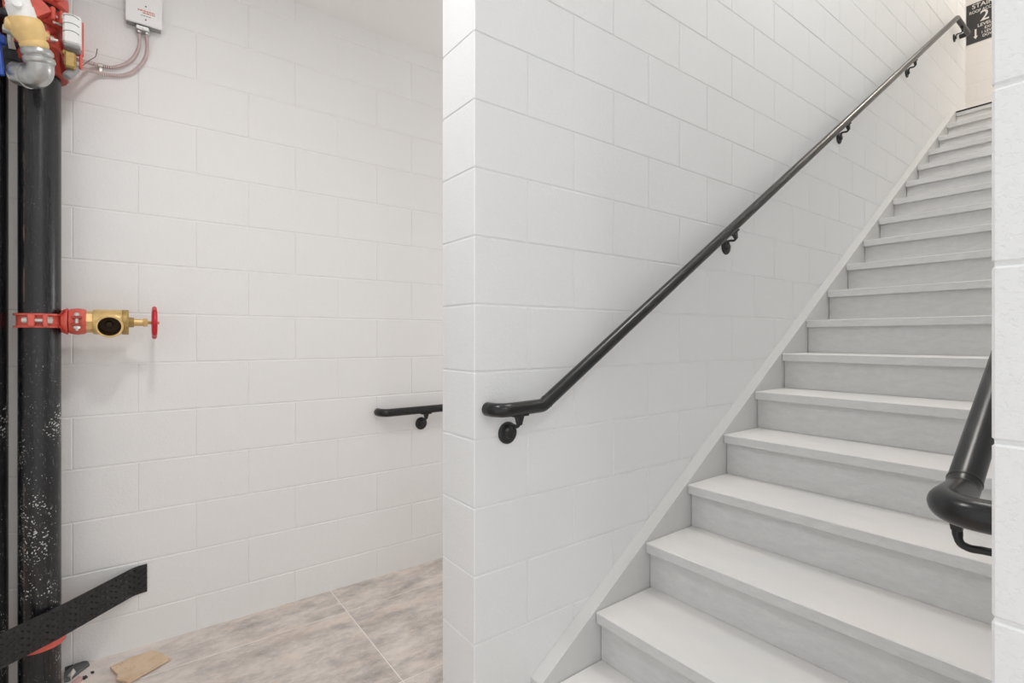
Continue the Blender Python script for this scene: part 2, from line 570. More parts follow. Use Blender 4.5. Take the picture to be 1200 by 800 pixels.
# ---------------------------------------------------------------- handrails
RR = .021
def bracket(parent, x, zr, wall_y, rail_y, slope, side, drop=.084):
    """rosette on the wall, curved arm, saddle under the rail. side=+1: wall at larger y"""
    up = Vector((-slope, 0, 1)).normalized()
    zc = zr - (.086 / up.z if slope else drop)
    reach = .086 if slope else drop + .002
    b = bpy.data.objects.new('bracket', None); C.objects.link(b)
    b.parent = parent; b.location = Vector((x, wall_y, zc)) - parent.location
    m = MB()
    m.lathe((x, wall_y - side * .0005, zc), (0, -side, 0), [(0, .0345), (.004, .0345), (.007, .032), (.009, .026), (.0095, .018), (.018, .014), (.020, .010), (.020, 0)], 32)
    m.build('rosette', M['black_iron'], b, (x, wall_y, zc))
    m = MB()
    W = lambda out, h, dx=0.0: Vector((x + dx, wall_y - side * out, zc)) + up * h
    off = abs(wall_y - rail_y)
    P0 = W(.006, .0)
    P3 = W(off, reach - RR - .004)
    m.tube(smooth([P0, W(.016, .012), W(.022, .026), W(off * .55, .027), W(off * .82, .026), W(off * .98, .036), P3], 6),
           [.0075] * 5 + [.0055] * 26 + [.0065] * 6, 12)
    m.build('arm', M['black_iron'], b, P0)
    m = MB()
    dr = Vector((1, 0, slope)).normalized()
    c = P3 + dr * .0 - up * .001
    mat = Matrix((( dr.x, 0, up.x, c.x), (0, 1, 0, c.y), (dr.z, 0, up.z, c.z), (0, 0, 0, 1)))
    m.box((-.030, -.012, -.001), (.030, .012, .005), .0015, 0, mat)
    m.add([(-.013, -.009, 0), (.013, -.009, 0), (.013, .009, 0), (-.013, .009, 0), (-.006, -.006, -.028), (.006, -.006, -.028), (.006, .006, -.028), (-.006, .006, -.028)],
          [(0, 3, 2, 1), (4, 5, 6, 7), (0, 1, 5, 4), (1, 2, 6, 5), (2, 3, 7, 6), (3, 0, 4, 7)], 0, False, mat)
    m.build('saddle', M['black_iron'], b, P3)

# rail climbing the partition
RY = 1.211; SL = .6335; RZ = 1.052; X0 = .866; XB = 1.032; XT = 5.815; XE = 6.195
ZT = RZ + SL * (XT - XB)
h = thing('handrail', 'long black pipe handrail climbing the left wall of the stairs', 'handrail', (X0, RY, RZ))
m = MB()
path = arc_fillet([(X0, WALL_Y0 - .0005, RZ - .004), (X0, RY, RZ - .004), (XB, RY, RZ), (XT, RY, ZT), (XE, RY, ZT), (XE, WALL_Y0 - .0005, ZT)], [.042, .03, .03, .024], 10)
m.tube(path, RR, 28)
m.build('rail', M['black_rail'], h, (X0, RY, RZ))
for bx in (.940, 2.186, 3.448, 4.694, 6.0):
    zr = RZ if bx < XB else (ZT if bx > XT else RZ + SL * (bx - XB))
    bracket(h, bx, zr, WALL_Y0, RY, 0 if (bx < XB or bx > XT) else SL, 1)
# weld collar at the lower bend
m = MB(); d = Vector((1, 0, SL)).normalized()
m.lathe(Vector((XB, RY, RZ)) + d * .018, d, [(0, .0212), (.003, .0222), (.006, .0212)], 28)
m.build('weld_seam', M['black_rail'], h, (XB, RY, RZ))

# rail on the right wall, its level foot returning to the wall
RY2 = RW_Y + .065
h2 = thing('handrail', 'black pipe handrail curving back to the right wall at the stair foot', 'handrail', (X0, RY2, RZ))
m = MB()
path = arc_fillet([(X0, RW_Y + .0005, RZ - .017), (X0, RY2, RZ - .017), (.985, RY2, RZ - .017), (XT, RY2, RZ - .017 + SL * (XT - .985)), (XE, RY2, RZ - .017 + SL * (XT - .985)), (XE, RW_Y + .0005, RZ - .017 + SL * (XT - .985))], [.042, .03, .03, .024], 12)
m.tube(path, RR, 32)
m.build('rail', M['black_rail'], h2, (X0, RY2, RZ))
m = MB()
m.lathe(Vector((.985, RY2, RZ - .017)) + d * .016, d, [(0, .0212), (.003, .0222), (.006, .0212)], 28)
m.build('weld_seam', M['black_rail'], h2, (.985, RY2, RZ))
bracket(h2, .960, RZ - .017, RW_Y, RY2, 0, -1, .100)
for bx in (2.186, 3.448, 4.694):
    bracket(h2, bx, RZ - .017 + SL * (bx - .985), RW_Y, RY2, SL, -1)

# level start of the rail for the flight going down
RY3 = BACK - .062; Z3 = .872; X3 = 1.052
h3 = thing('handrail', 'short level black handrail on the rear white block wall', 'handrail', (X3, RY3, Z3))
m = MB()
path = arc_fillet([(X3, BACK - .0005, Z3), (X3, RY3, Z3), (1.80, RY3, Z3), (4.6, RY3, Z3 - .6177 * 2.8)], [.045, .03], 10)
m.tube(path, RR, 28)
m.build('rail', M['black_rail'], h3, (X3, RY3, Z3))
for bx in (1.305,):
    bracket(h3, bx, Z3, BACK, RY3, 0, 1)

# ---------------------------------------------------------------- black pipes
PX, PY, PR = -.2535, 2.444, .0572
m = MB(); m.lathe((PX, PY, 0), (0, 0, 1), [(0, PR), (CEIL - .001, PR)], 48)
o = m.build('standpipe', M['pipe'], None, (PX, PY, 0))
tag(o, 'thick black standpipe splashed with white paint, carrying the brass valve', 'pipe')
QX = -.3905
m = MB(); m.lathe((QX, PY, 0), (0, 0, 1), [(0, PR), (CEIL - .001, PR)], 48)
o = m.build('standpipe', M['pipe_old'], None, (QX, PY, 0))
tag(o, 'black pipe running along the left edge, left of the valve standpipe', 'pipe')
m = MB(); m.lathe((QX, PY, 2.205), (0, 0, 1), [(0, .058), (.0, .067), (.022, .067), (.022, .058)], 40, cap=False)
o = m.build('pipe_collar', M['tan'], None, (QX, PY, 2.205)); tag(o, 'cream collar round the leftmost black pipe', 'collar')

# red collar low on the standpipe
m = MB()
m.lathe((PX, PY, .178), (0, 0, 1), [(0, PR + .0006), (0, .068), (.003, .0705), (.02, .0705), (.045, .0705), (.055, .066), (.055, PR + .0006)], 48, cap=False)
o = m.build('pipe_coupling', M['red'], None, (PX, PY, .178))
tag(o, 'red coupling low on the standpipe, half hidden by the black rubber strip', 'pipe coupling')

# ---------------------------------------------------------------- rubber tread strip
def strip():
    plan = arc_fillet([(.058, 2.5755, 0), (.018, 2.5745, 0), (-.253, 2.350, 0), (-.95, 1.78, 0)], [.07, .6], 8)
    pts = []
    for i in range(len(plan) - 1):
        a, b = plan[i], plan[i + 1]
        n = max(1, int((b - a).length / .02))
        for k in range(n): pts.append(a.lerp(b, k / n))
    pts.append(plan[-1])
    H = .057; T = .0032
    S = [0.0]
    for i in range(1, len(pts)): S.append(S[-1] + (pts[i] - pts[i - 1]).length)
    def frame(i):
        a = pts[max(i - 1, 0)]; b = pts[min(i + 1, len(pts) - 1)]
        t = (b - a).normalized()
        return t, Vector((-t.y, t.x, 0))
    def zc(s): return .278 - .018 * min(1, s / .33)
    m = MB(); vs = []
    for i, p in enumerate(pts):
        t, n = frame(i)
        if n.y > 0: n = -n
        z = zc(S[i])
        q = Vector((p.x, p.y, 0))
        vs += [q + n * T + Vector((0, 0, z - H)), q + n * T + Vector((0, 0, z + H)), q + Vector((0, 0, z + H)), q + Vector((0, 0, z - H))]
    fs = [(0, 1, 2, 3)]
    for i in range(len(pts) - 1):
        o = i * 4
        for k in range(4):
            k2 = (k + 1) % 4
            fs.append((o + k, o + k2, o + 4 + k2, o + 4 + k))
    o = (len(pts) - 1) * 4
    fs.append((o + 3, o + 2, o + 1, o))
    m.add(vs, fs)
    # raised lugs of the tread pattern, alternating diagonals
    def sample(s):
        for i in range(len(S) - 1):
            if S[i] <= s <= S[i + 1]:
                u = (s - S[i]) / (S[i + 1] - S[i])
                t, n = frame(i)
                if n.y > 0: n = -n
                return pts[i].lerp(pts[i + 1], u), t, n
        t, n = frame(len(pts) - 1); return pts[-1], t, (-n if n.y > 0 else n)
    sp = .0185
    row = 0
    zz = -H + .008
    while zz < H - .004:
        s = .006 + (row % 2) * sp
        col = 0
        while s < .70:
            p, t, n = sample(s)
            ang = math.radians(38) if (col + row) % 2 else math.radians(-38)
            if row % 2: ang = -ang
            e = t * math.cos(ang) + Vector((0, 0, 1)) * math.sin(ang)
            f = n.cross(e)
            c = p + n * T + Vector((0, 0, zc(s) + zz))
            L, W, Hh = .0100, .0036, .0046
            m.add([c - e * L, c - f * W, c + e * L, c + f * W, c + n * Hh - e * L * .45, c + n * Hh + e * L * .45],
                  [(0, 1, 4), (1, 2, 5), (1, 5, 4), (2, 3, 5), (3, 0, 4), (3, 4, 5)])
            s += sp * 2; col += 1
        zz += sp * .62; row += 1
    o = m.build('rubber_strip', M['rubber'], None, (.05, 2.575, .275))
    tag(o, 'black tread-pattern rubber strip stuck to the wall and passing before the pipes', 'rubber strip')
strip()

# ---------------------------------------------------------------- brass hose valve
VZ = EYE + (HOR - 376) * 1.8 / F       # height of its axis
def vx(px): return at(px, 376, PY).x
hv = thing('hose_valve', 'brass angle hose valve with red handwheel clamped to the standpipe', 'valve', (PX, PY, VZ))
X = Vector((1, 0, 0))
def vb(name, mat, prof, n=40, o=None):
    m = MB()
    m.lathe((0, PY, VZ), X, prof, n)
    return m.build(name, mat, hv, (prof[0][0], PY, VZ))
# red strap round the pipe: channel section with lips
m = MB()
hb = .0245
m.lathe((PX, PY, VZ), (0, 0, 1), [(-hb, PR + .0004), (-hb, .069), (-hb + .006, .069), (-hb + .007, .0615), (hb - .007, .0615), (hb - .006, .069), (hb, .069), (hb, PR + .0004)], 48, cap=False)
# paired lugs at the front where the two halves are bolted
fx = at(46.5, 376, 2.38).x
for s0, s1 in ((-.030, -.011), (.009, .022)):
    m.box((fx + s0, PY - .084, VZ - .0215), (fx + s1, PY - .0602, VZ + .0215), .003)
sad = m.build('pipe_clamp', M['red'], hv, (PX, PY, VZ))
m = MB()
m.lathe((fx - .044, PY - .073, VZ), X, [(0, .009), (.008, .0105), (.013, .0105)], 20)
m.lathe((fx - .031, PY - .073, VZ), X, [(0, .0065), (.066, .0065)], 16)
m.lathe((fx + .022, PY - .073, VZ), X, [(0, .0125), (.012, .0125)], 6)
m.build('bolt', M['zinc'], sad, (fx, PY - .073, VZ))
# flared outlet of the clamp
xo = vx(80)
m = MB()
m.lathe((0, PY, VZ), X, [(PX + .0582, .024), (PX + .0590, .031), (xo - .018, .040), (xo - .004, .0475), (xo, .0475), (xo, .03)], 40)
for sz in (-1, 1):
    m.prism([(PX + .05, PY - .052, VZ + sz * .018), (xo - .02, PY - .052, VZ + sz * .020), (xo - .004, PY - .045, VZ + sz * .043), (PX + .058, PY - .035, VZ + sz * .026)], (0, .018, 0))
m.build('outlet_flare', M['red'], hv, (xo - .03, PY, VZ))
# grooved coupling between clamp and valve
xc0, xc1 = vx(81), vx(101.5)
w = xc1 - xc0
cp = vb('coupling', M['red'], [(xc0, .030), (xc0, .042), (xc0 + .1 * w, .0455), (xc0 + .5 * w, .0485), (xc0 + .9 * w, .0455), (xc1, .042), (xc1, .03)])
m = MB()
for zz in (.014, -.012):
    m.box((xc0 + .2 * w, PY - .062, VZ + zz - .005), (xc0 + .8 * w, PY - .035, VZ + zz + .005), .002)
m.build('coupling_lug', M['red_dark'], cp, (xc0, PY, VZ))
m = MB()
xm = (xc0 + xc1) / 2
m.lathe((xm, PY - .055, VZ - .034), (0, 0, 1), [(0, .0055), (.062, .0055)], 14)
m.lathe((xm, PY - .055, VZ - .018), (0, 0, 1), [(-.009, .0105), (0, .0105)], 6)
m.lathe((xm, PY - .055, VZ + .02), (0, 0, 1), [(0, .009), (.008, .007), (.011, .003)], 16)
m.build('bolt', M['zinc'], cp, (xm, PY - .055, VZ))
# brass body
b0, b1, b2, b3 = vx(101.5), vx(109), vx(143), vx(151)
vb('inlet_nut', M['brass'], [(b0, .034), (b0, .040), (b1 - .001, .040), (b1, .036)], 8)
body = vb('valve_body', M['brass'], [(b1, .036), (b1, .0445), (b1 + .004, .0465), (b2 - .004, .0465), (b2, .045)], 48)
vb('bonnet_ring', M['brass_dark'], [(b2, .040), (b2, .0475), (b2 + .003, .0485), (b3 - .003, .0485), (b3, .0465), (b3, .02)], 12)
def cut(ob, p, axis, r, length):
    bm = bmesh.new(); bm.from_mesh(ob.data)
    bmesh.ops.remove_doubles(bm, verts=bm.verts[:], dist=1e-6)
    bmesh.ops.recalc_face_normals(bm, faces=bm.faces[:]); bm.to_mesh(ob.data); bm.free()
    k = MB(); k.lathe(p, axis, [(0, r), (length, r)], 44)
    c = k.build('cutter', M['brass_in'])
    bm = bmesh.new(); bm.from_mesh(c.data); bmesh.ops.remove_doubles(bm, verts=bm.verts[:], dist=1e-6); bm.to_mesh(c.data); bm.free()
    md = ob.modifiers.new('hole', 'BOOLEAN'); md.operation = 'DIFFERENCE'; md.object = c; md.solver = 'EXACT'
    bpy.context.view_layer.update()
    me = bpy.data.meshes.new_from_object(ob.evaluated_get(bpy.context.evaluated_depsgraph_get()))
    ob.modifiers.clear(); ob.data = me
    me.set_sharp_from_angle(angle=math.radians(38))
    bpy.data.objects.remove(c)
# outlet mouth facing the room and tipped down
oc = at(128, 380, PY - .02)
od = Vector((.03, -1, -.20)).normalized()
m = MB()
c0 = Vector((oc.x, PY, VZ - .006))
cut(body, c0 + od * .004, od, .0352, .08)
m.lathe(c0, od, [(.0, .036), (.040, .0375), (.050, .0385), (.053, .0415), (.060, .0415), (.0615, .040), (.0615, .0345)], 44, cap=False)
m.build('outlet', M['brass'], hv, c0)
m = MB()
m.lathe(c0, od, [(.0615, .0345), (.012, .033), (.009, .030), (.007, .0)], 44, cap=False)
m.lathe(c0 + od * .007, od, [(0, .012), (.012, .010), (.013, 0)], 20)
m.build('bore', M['brass_in'], hv, c0)
vb('gland_nut', M['brass_dark'], [(b3, .010), (b3, .0195), (vx(157), .0195), (vx(157), .01)], 6)
vb('bonnet', M['brass'], [(vx(156.5), .015), (vx(158), .0145), (vx(167.5), .0135), (vx(168), .012)], 28)
vb('packing_nut', M['brass'], [(vx(168), .012), (vx(168), .0165), (vx(173), .0155), (vx(173.3), .008)], 6)
vb('stem', M['brass_dark'], [(vx(173), .0055), (vx(186.5), .0055), (vx(186.8), .003)], 16)
xw = vx(181)
m = MB()
R = .054
ring = []
for k in range(49):
    a = 2 * PI * k / 48
    rr = R + .002 * math.cos(8 * a)
    ring.append((xw, PY + rr * math.cos(a), VZ + rr * math.sin(a)))
m.tube(ring, .0085, 14, cap=False)
for k in range(5):
    a = 2 * PI * k / 5 + PI / 2
    m.tube([(xw - .003, PY + .01 * math.cos(a), VZ + .01 * math.sin(a)), (xw + .001, PY + .03 * math.cos(a), VZ + .03 * math.sin(a)), (xw, PY + R * math.cos(a), VZ + R * math.sin(a))], .0055, 10)
m.lathe((xw - .010, PY, VZ), X, [(0, .012), (.003, .0145), (.014, .0145), (.017, .011)], 24)
m.build('handwheel', M['wheel_red'], hv, (xw, PY, VZ))

# ---------------------------------------------------------------- control valve at the top of the standpipe
zc1 = at(50, 18, 2.40).z; zc2 = at(60, 70, 2.40).z
cv = thing('control_valve', 'red butterfly control valve bolted round the top of the standpipe', 'valve', (PX, PY, zc2))
def ring_coupling(z, R, h, mat, name, lugang, lug=True):
    m = MB()
    m.lathe((PX, PY, z), (0, 0, 1), [(-h, PR + .0004), (-h, R - .010), (-h + .006, R - .002), (-h * .35, R), (h * .35, R), (h - .006, R - .002), (h, R - .010), (h, PR + .0004)], 48, cap=False)
    bolts = []
    if lug:
        for a in lugang:
            a = math.radians(a)
            rad = Vector((math.cos(a), math.sin(a), 0)); tan = Vector((-rad.y, rad.x, 0))
            c = Vector((PX, PY, z)) + rad * (R + .008)
            mat4 = Matrix(((rad.x, tan.x, 0, c.x), (rad.y, tan.y, 0, c.y), (0, 0, 1, c.z), (0, 0, 0, 1)))
            for s in (-1, 1):
                lo, hi = (.006, .019) if s > 0 else (-.019, -.006)
                m.box((-.022, lo, -h * .85), (.020, hi, h * .85), .004, 0, mat4)
            bolts.append((c, tan))
    o = m.build(name, mat, cv, (PX, PY, z))
    for c, tan in bolts:
        m = MB()
        m.lathe(c - tan * .038, tan, [(0, .0055), (.078, .0055)], 12)
        m.lathe(c + tan * .019, tan, [(0, .011), (.010, .011)], 6)
        m.lathe(c - tan * .019, -tan, [(0, .010), (.005, .010), (.010, .005)], 16)
        m.build('bolt', M['zinc'], o, c)
ring_coupling(zc1 + .075, .0775, .030, M['red'], 'coupling', (-62,))
ring_coupling(zc1 - .005, .079, .026, M['red'], 'coupling', (-58, -98))
ring_coupling(zc2 + .058, .076, .022, M['red'], 'coupling', (-80,))
m = MB()
m.lathe((PX, PY, zc2), (0, 0, 1), [(-.050, PR + .0004), (-.050, .074), (-.044, .078), (-.036, .074), (-.010, .068), (.03, .064), (.150, .064), (.150, PR + .0004)], 48, cap=False)
for a in (-25, -60, -115, -150):
    a = math.radians(a); rad = Vector((math.cos(a), math.sin(a), 0)); tan = Vector((-rad.y, rad.x, 0))
    P = lambda r, z: Vector((PX, PY, zc2)) + rad * r + Vector((0, 0, z)) - tan * .004
    m.prism([P(.06, .05), P(.084, -.03), P(.09, -.048), P(.06, -.048)], tan * .008)
m.build('valve_body', M['red_dark'], cv, (PX, PY, zc2))
m = MB()
p0, p1 = at(47, 8, 2.33), at(36, -6, 2.30)
m.prism([at(35, -12, 2.335), at(45, -4, 2.335), at(56, 7, 2.335), at(60, 13, 2.335), at(42, 20, 2.335), at(36, 14, 2.335)], (0, .03, 0))
m.build('lever_arm', M['red'], cv, p0)
m = MB()
m.lathe(at(50, 43, 2.335), (at(58, 39, 2.37) - at(50, 43, 2.335)), [(0, .008), (.004, .013), (.022, .013), (.024, .008)], 8)
m.build('plug', M['tan'], cv, at(53, 41, 2.35))

# tamper switch on the valve
S0 = at(74, 17, 2.37); S1 = at(95.5, 56, 2.37)
sx0, sx1, sz0, sz1 = S0.x, S1.x, S1.z - .004, S0.z
ts = thing('tamper_switch', 'white switch box with red back plate on the control valve', 'switch box', ((sx0 + sx1) / 2, 2.40, sz0))
m = MB(); m.box((sx0, 2.345, sz0), (sx1, 2.399, sz1), .006)
hs = m.build('housing', M['white_pl'], ts, ((sx0 + sx1) / 2, 2.38, (sz0 + sz1) / 2))
m = MB()
cx = (sx0 + sx1) / 2 - .002
for k in range(3):
    zc = sz0 + (sz1 - sz0) * (.30 + .26 * k)
    pts = [(cx + .022 * math.cos(a), 2.3452, zc + .012 * math.sin(a)) for a in [PI * (.08 + .84 * q / 12) for q in range(13)]]
    m.tube(pts, .0016, 8)
m.build('embossed_arc', M['grey_pl'], hs, (cx, 2.345, sz0))
m = MB(); m.box((sx0 + .001, 2.347, sz0 - .012), (sx1 - .002, 2.408, sz0 + .001), .004)
m.build('grey_base', M['grey_pl'], ts, (cx, 2.38, sz0))
m = MB(); m.box((sx0 - .002, 2.398, sz0 - .014), (sx1 + .0045, 2.411, sz1 + .006), .003)
m.box((sx1 - .008, 2.392, sz0 - .060), (sx1 + .001, 2.411, sz0 - .01), .003)
m.build('back_plate', M['red'], ts, (cx, 2.418, sz0))
m = MB()
q0, q1 = at(75, 58, 2.352), at(88.5, 80, 2.352)
m.box((q0.x, 2.352, q1.z), (q1.x, 2.402, q0.z), .005)
m.box((q0.x - .006, 2.36, q0.z - .012), (q0.x + .012, 2.395, q0.z + .004), .003)
m.build('brass_block', M['brass_dark'], ts, q0)
m = MB()
a, b = at(77.5, 90, 2.37), at(89, 80, 2.40)
m.lathe(a, b - a, [(0, .010), (.004, .0135), ((b - a).length - .004, .0135), ((b - a).length, .010)], 24)
m.build('knockout_cap', M['grey_pl'], ts, a)
m = MB(); m.tube([at(71, 20, 2.36), at(73.5, 21, 2.362)], .009, 12)
m.tube([at(63, 26, 2.34), at(73, 30, 2.37)], .004, 8)
m.build('mounting_stud', M['zinc'], ts, at(71, 20, 2.36))

# drain pipe, union and elbow in front of the standpipe
da = at(15, -16, 2.20); dbp = at(32, 36, 2.225); dc = at(45, 64, 2.24)
dr = thing('drain_pipe', 'white drain pipe with tan union and ribbed metal elbow in front of the red valve', 'pipe fitting', dc)
ax = (dbp - da).normalized(); ax2 = (dc - dbp).normalized()
L = (dbp - da).length
m = MB()
m.lathe(da, ax, [(0, .0315), (L * .42, .0315), (L * .45, .0345), (L, .0345)], 40)
m.lathe(at(20, 4, 2.172), Vector((0, -1, .1)), [(0, .014), (.006, .013), (.008, .009), (.008, 0)], 20)
m.build('pipe', M['white_pl'], dr, da)
m = MB()
u0 = dbp - ax * .026
m.lathe(u0, ax, [(.014, .0352), (-.004, .0385), (-.006, .0415), (-.002, .0445), (.010, .0460), (.024, .0455), (.034, .042)], 44, cap=False)
m.lathe(u0 + ax * .022, ax2, [(0, .0450), (.018, .0415), (.036, .035), (.040, .0375), (.050, .0375), (.058, .0335), (.060, .03)], 44)
m.lathe(at(11, 28, 2.21), at(24, 33, 2.215) - at(11, 28, 2.21), [(-.012, .010), (-.010, .016), (.0, .0175), (.02, .018)], 20)
m.lathe(at(46, 38, 2.22), at(54, 41, 2.23) - at(46, 38, 2.22), [(0, .012), (.014, .012), (.016, .009)], 8)
m.build('union', M['tan'], dr, dbp)
m = MB()
g0, g1, g2 = at(43, 59, 2.235), at(51, 93, 2.252), at(20, 86, 2.31)
m.tube(arc_fillet([g0, g1, g2], [.036], 14), .0355, 36)
gx = (g1 - g0).normalized()
m.lathe(g0, gx, [(-.004, .030), (-.003, .0375), (.006, .0415), (.014, .0405), (.018, .0365), (.020, .0365), (.024, .0405), (.034, .0415), (.040, .038), (.042, .034)], 40)
gy = (g2 - g1).normalized()
m.lathe(g1 + gy * .050, gy, [(0, .030), (.002, .0385), (.010, .0385), (.013, .030)], 40)
m.build('elbow', M['galv'], dr, dc)

# small test valve and blue pipe further left
tv = thing('test_valve', 'small dark iron valve with red handle behind the tan union', 'valve', at(12, 70, 2.33))
m = MB()
p = at(13, 84, 2.335); q = at(13, 50, 2.335)
m.lathe(p, q - p, [(0, .020), (.03, .022), (.034, .028), (.06, .028), (.064, .022), ((q - p).length, .022)], 24)
m.build('body', M['iron'], tv, p)
m = MB()
m.prism([at(17, 66, 2.315), at(22, 55, 2.315), at(31, 52, 2.315), at(33, 62, 2.315), at(28, 70, 2.315)], (0, .02, 0))
m.build('handle', M['red_dark'], tv, at(24, 62, 2.32))
m = MB()
m.tube([at(12, 36, 2.31), at(12.5, 48, 2.315), at(14.5, 58, 2.32)], [.0085, .008, .0105], 14)
m.lathe(at(3, 33, 2.30), Vector((1, .1, -.05)), [(0, .013), (.02, .013), (.022, .016), (.032, .016)], 18)
m.build('nipple', M['zinc'], tv, at(12, 40, 2.31))
m = MB()
m.tube(smooth([at(-3, 38, 2.28), at(-1.5, 52, 2.28), at(0, 68, 2.28), at(2, 88, 2.28)], 5), .0075, 16)
m.box(tuple(at(-8, 47, 2.268)), tuple(at(6, 41, 2.268) + Vector((0, .024, 0))), .002)
o = m.build('drain_hose', M['blue'], None, at(2, 60, 2.31)); tag(o, 'blue tube at the left edge below the white drain pipe', 'hose')
rc = thing('pipe_bracket', 'small red bracket with metal bolt at the top left corner', 'bracket', at(5, 6, 2.31))
m = MB(); m.prism([at(2, -8, 2.32), at(10, -8, 2.32), at(10.5, 9, 2.32), at(5, 10.5, 2.32), at(3, 6, 2.32)], (0, .03, 0))
m.build('plate', M['red_dark'], rc, at(6, 0, 2.32))
m = MB(); m.lathe(at(6, 11, 2.33), Vector((0, 0, -1)), [(0, .011), (.012, .012), (.014, .015), (.024, .015)], 18)
m.build('bolt', M['iron'], rc, at(6, 12, 2.33))

# ---------------------------------------------------------------- junction box, conduits
BX0, BX1, BZ, BY = -.0137, .1074, 2.529, 2.531
jb = thing('junction_box', 'white wall box with red print high on the rear wall', 'electrical box', ((BX0 + BX1) / 2, BACK, BZ))
m = MB(); m.box((BX0 + .003, BY + .008, BZ + .003), (BX1 - .003, BACK - .0008, BZ + .119), .003)
m.build('box', M['grey_pl'], jb, ((BX0 + BX1) / 2, BACK, BZ))
m = MB(); m.box((BX0, BY, BZ), (BX1, BY + .010, BZ + .122), .003)
cov = m.build('cover', M['box_white'], jb, ((BX0 + BX1) / 2, BY, BZ))
def dash_row(mb, z, x0, x1, h, seed):
    rnd = random.Random(seed); x = x0
    while x < x1:
        w = rnd.uniform(.004, .010)
        mb.box((x, BY - .0006, z), (min(x + w, x1), BY + .0004, z + h))
        x += w + .002
m = MB()
mx = (BX0 + BX1) / 2 + .006
dash_row(m, BZ + .052, mx - .026, mx + .030, .0045, 1); dash_row(m, BZ + .044, mx - .010, mx + .030, .0045, 2)
m.build('red_print', M['text_red'], cov, (mx, BY, BZ + .05))
m = MB(); dash_row(m, BZ + .034, mx - .016, mx + .018, .002, 3)
m.build('dark_print', M['text_dark'], cov, (mx, BY, BZ + .03))
for zz in (.020, .074):
    m = MB(); m.lathe((mx, BY - .0002, BZ + zz), (0, -1, 0), [(0, .0028), (.001, .0025)], 12)
    m.build('screw', M['text_dark'], cov, (mx, BY, BZ + zz))

def conduit(px, label):
    pts = smooth([at(*q) for q in px], 40)
    # resample at an even pitch and give it the spiral armour's ribs
    L = [0]
    for i in range(1, len(pts)): L.append(L[-1] + (pts[i] - pts[i - 1]).length)
    n = int(L[-1] / .0017); ev = []; j = 0
    for k in range(n + 1):
        s = L[-1] * k / n
        while j < len(L) - 2 and L[j + 1] < s: j += 1
        ev.append(pts[j].lerp(pts[j + 1], (s - L[j]) / max(1e-9, L[j + 1] - L[j])))
    rad = [.0066 - (.0013 if k % 4 == 3 else 0) for k in range(n + 1)]
    m = MB(); m.tube(ev, rad, 12)
    per = 12
    for q in range(n):
        if q % 4 >= 2:
            for k in range(per): m.mi[q * per + k] = 1
    o = m.build('flexible_conduit', [M['conduit'], M['conduit_rib']], None, pts[0], angle=80)
    tag(o, label, 'conduit', 'flexible conduits below the junction box')
YC = 2.566
conduit([(163, 34, 2.556), (163.5, 50, 2.560), (160, 62, YC), (153, 71, YC), (143, 76.5, YC), (131, 79, YC), (118, 77, YC), (105, 73.5, 2.54), (91, 70, 2.43)], 'upper ribbed conduit, the inner bend below the white wall box')
conduit([(171, 36, 2.556), (172.5, 54, 2.560), (170.5, 67, YC), (164, 77, YC), (154, 85, YC), (141, 88.5, YC), (126, 87.5, YC), (111, 84, 2.54), (92, 79, 2.43)], 'lower ribbed conduit, the outer bend below the white wall box')
m = MB()
p = at(167, 33, 2.556)
m.box((p.x - .024, 2.540, BZ - .022), (p.x + .024, 2.573, BZ + .000), .004)
m.lathe((p.x - .012, 2.556, BZ - .030), (0, 0, 1), [(0, .009), (.004, .0105), (.012, .0105)], 16)
m.lathe((p.x + .014, 2.556, BZ - .030), (0, 0, 1), [(0, .009), (.004, .0105), (.012, .0105)], 16)
m.lathe((p.x + .001, 2.542, BZ - .011), (0, -1, 0), [(0, .005), (.004, .0045)], 12)
o = m.build('conduit_connector', M['galv'], jb, p)
m = MB()
for py in (77.2, 86.6):
    c = at(118, py, 2.566)
    t = (at(126, py + 1.2, 2.566) - at(110, py - 1.6, 2.566)).normalized()
    m.lathe(c - t * .006, t, [(0, .0080), (0, .0096), (.012, .0096), (.012, .0080)], 20, cap=False)
c = at(118, 82, 2.560); m.box((c.x - .006, 2.560, c.z - .010), (c.x + .006, 2.579, c.z + .010), .002)
o = m.build('conduit_clip', M['zinc'], None, c); tag(o, 'small metal clip holding the two ribbed conduits to the wall', 'clip')
m = MB(); m.tube(smooth([at(90, 82, 2.41), at(98, 76, 2.42), at(106, 70, 2.44), at(112, 66, 2.46), at(114, 57, 2.47)], 6), .0014, 8)
o = m.build('loose_wire', M['cable'], None, at(98, 76, 2.42)); tag(o, 'thin brown wire sticking out from the switch box past the conduits', 'wire')

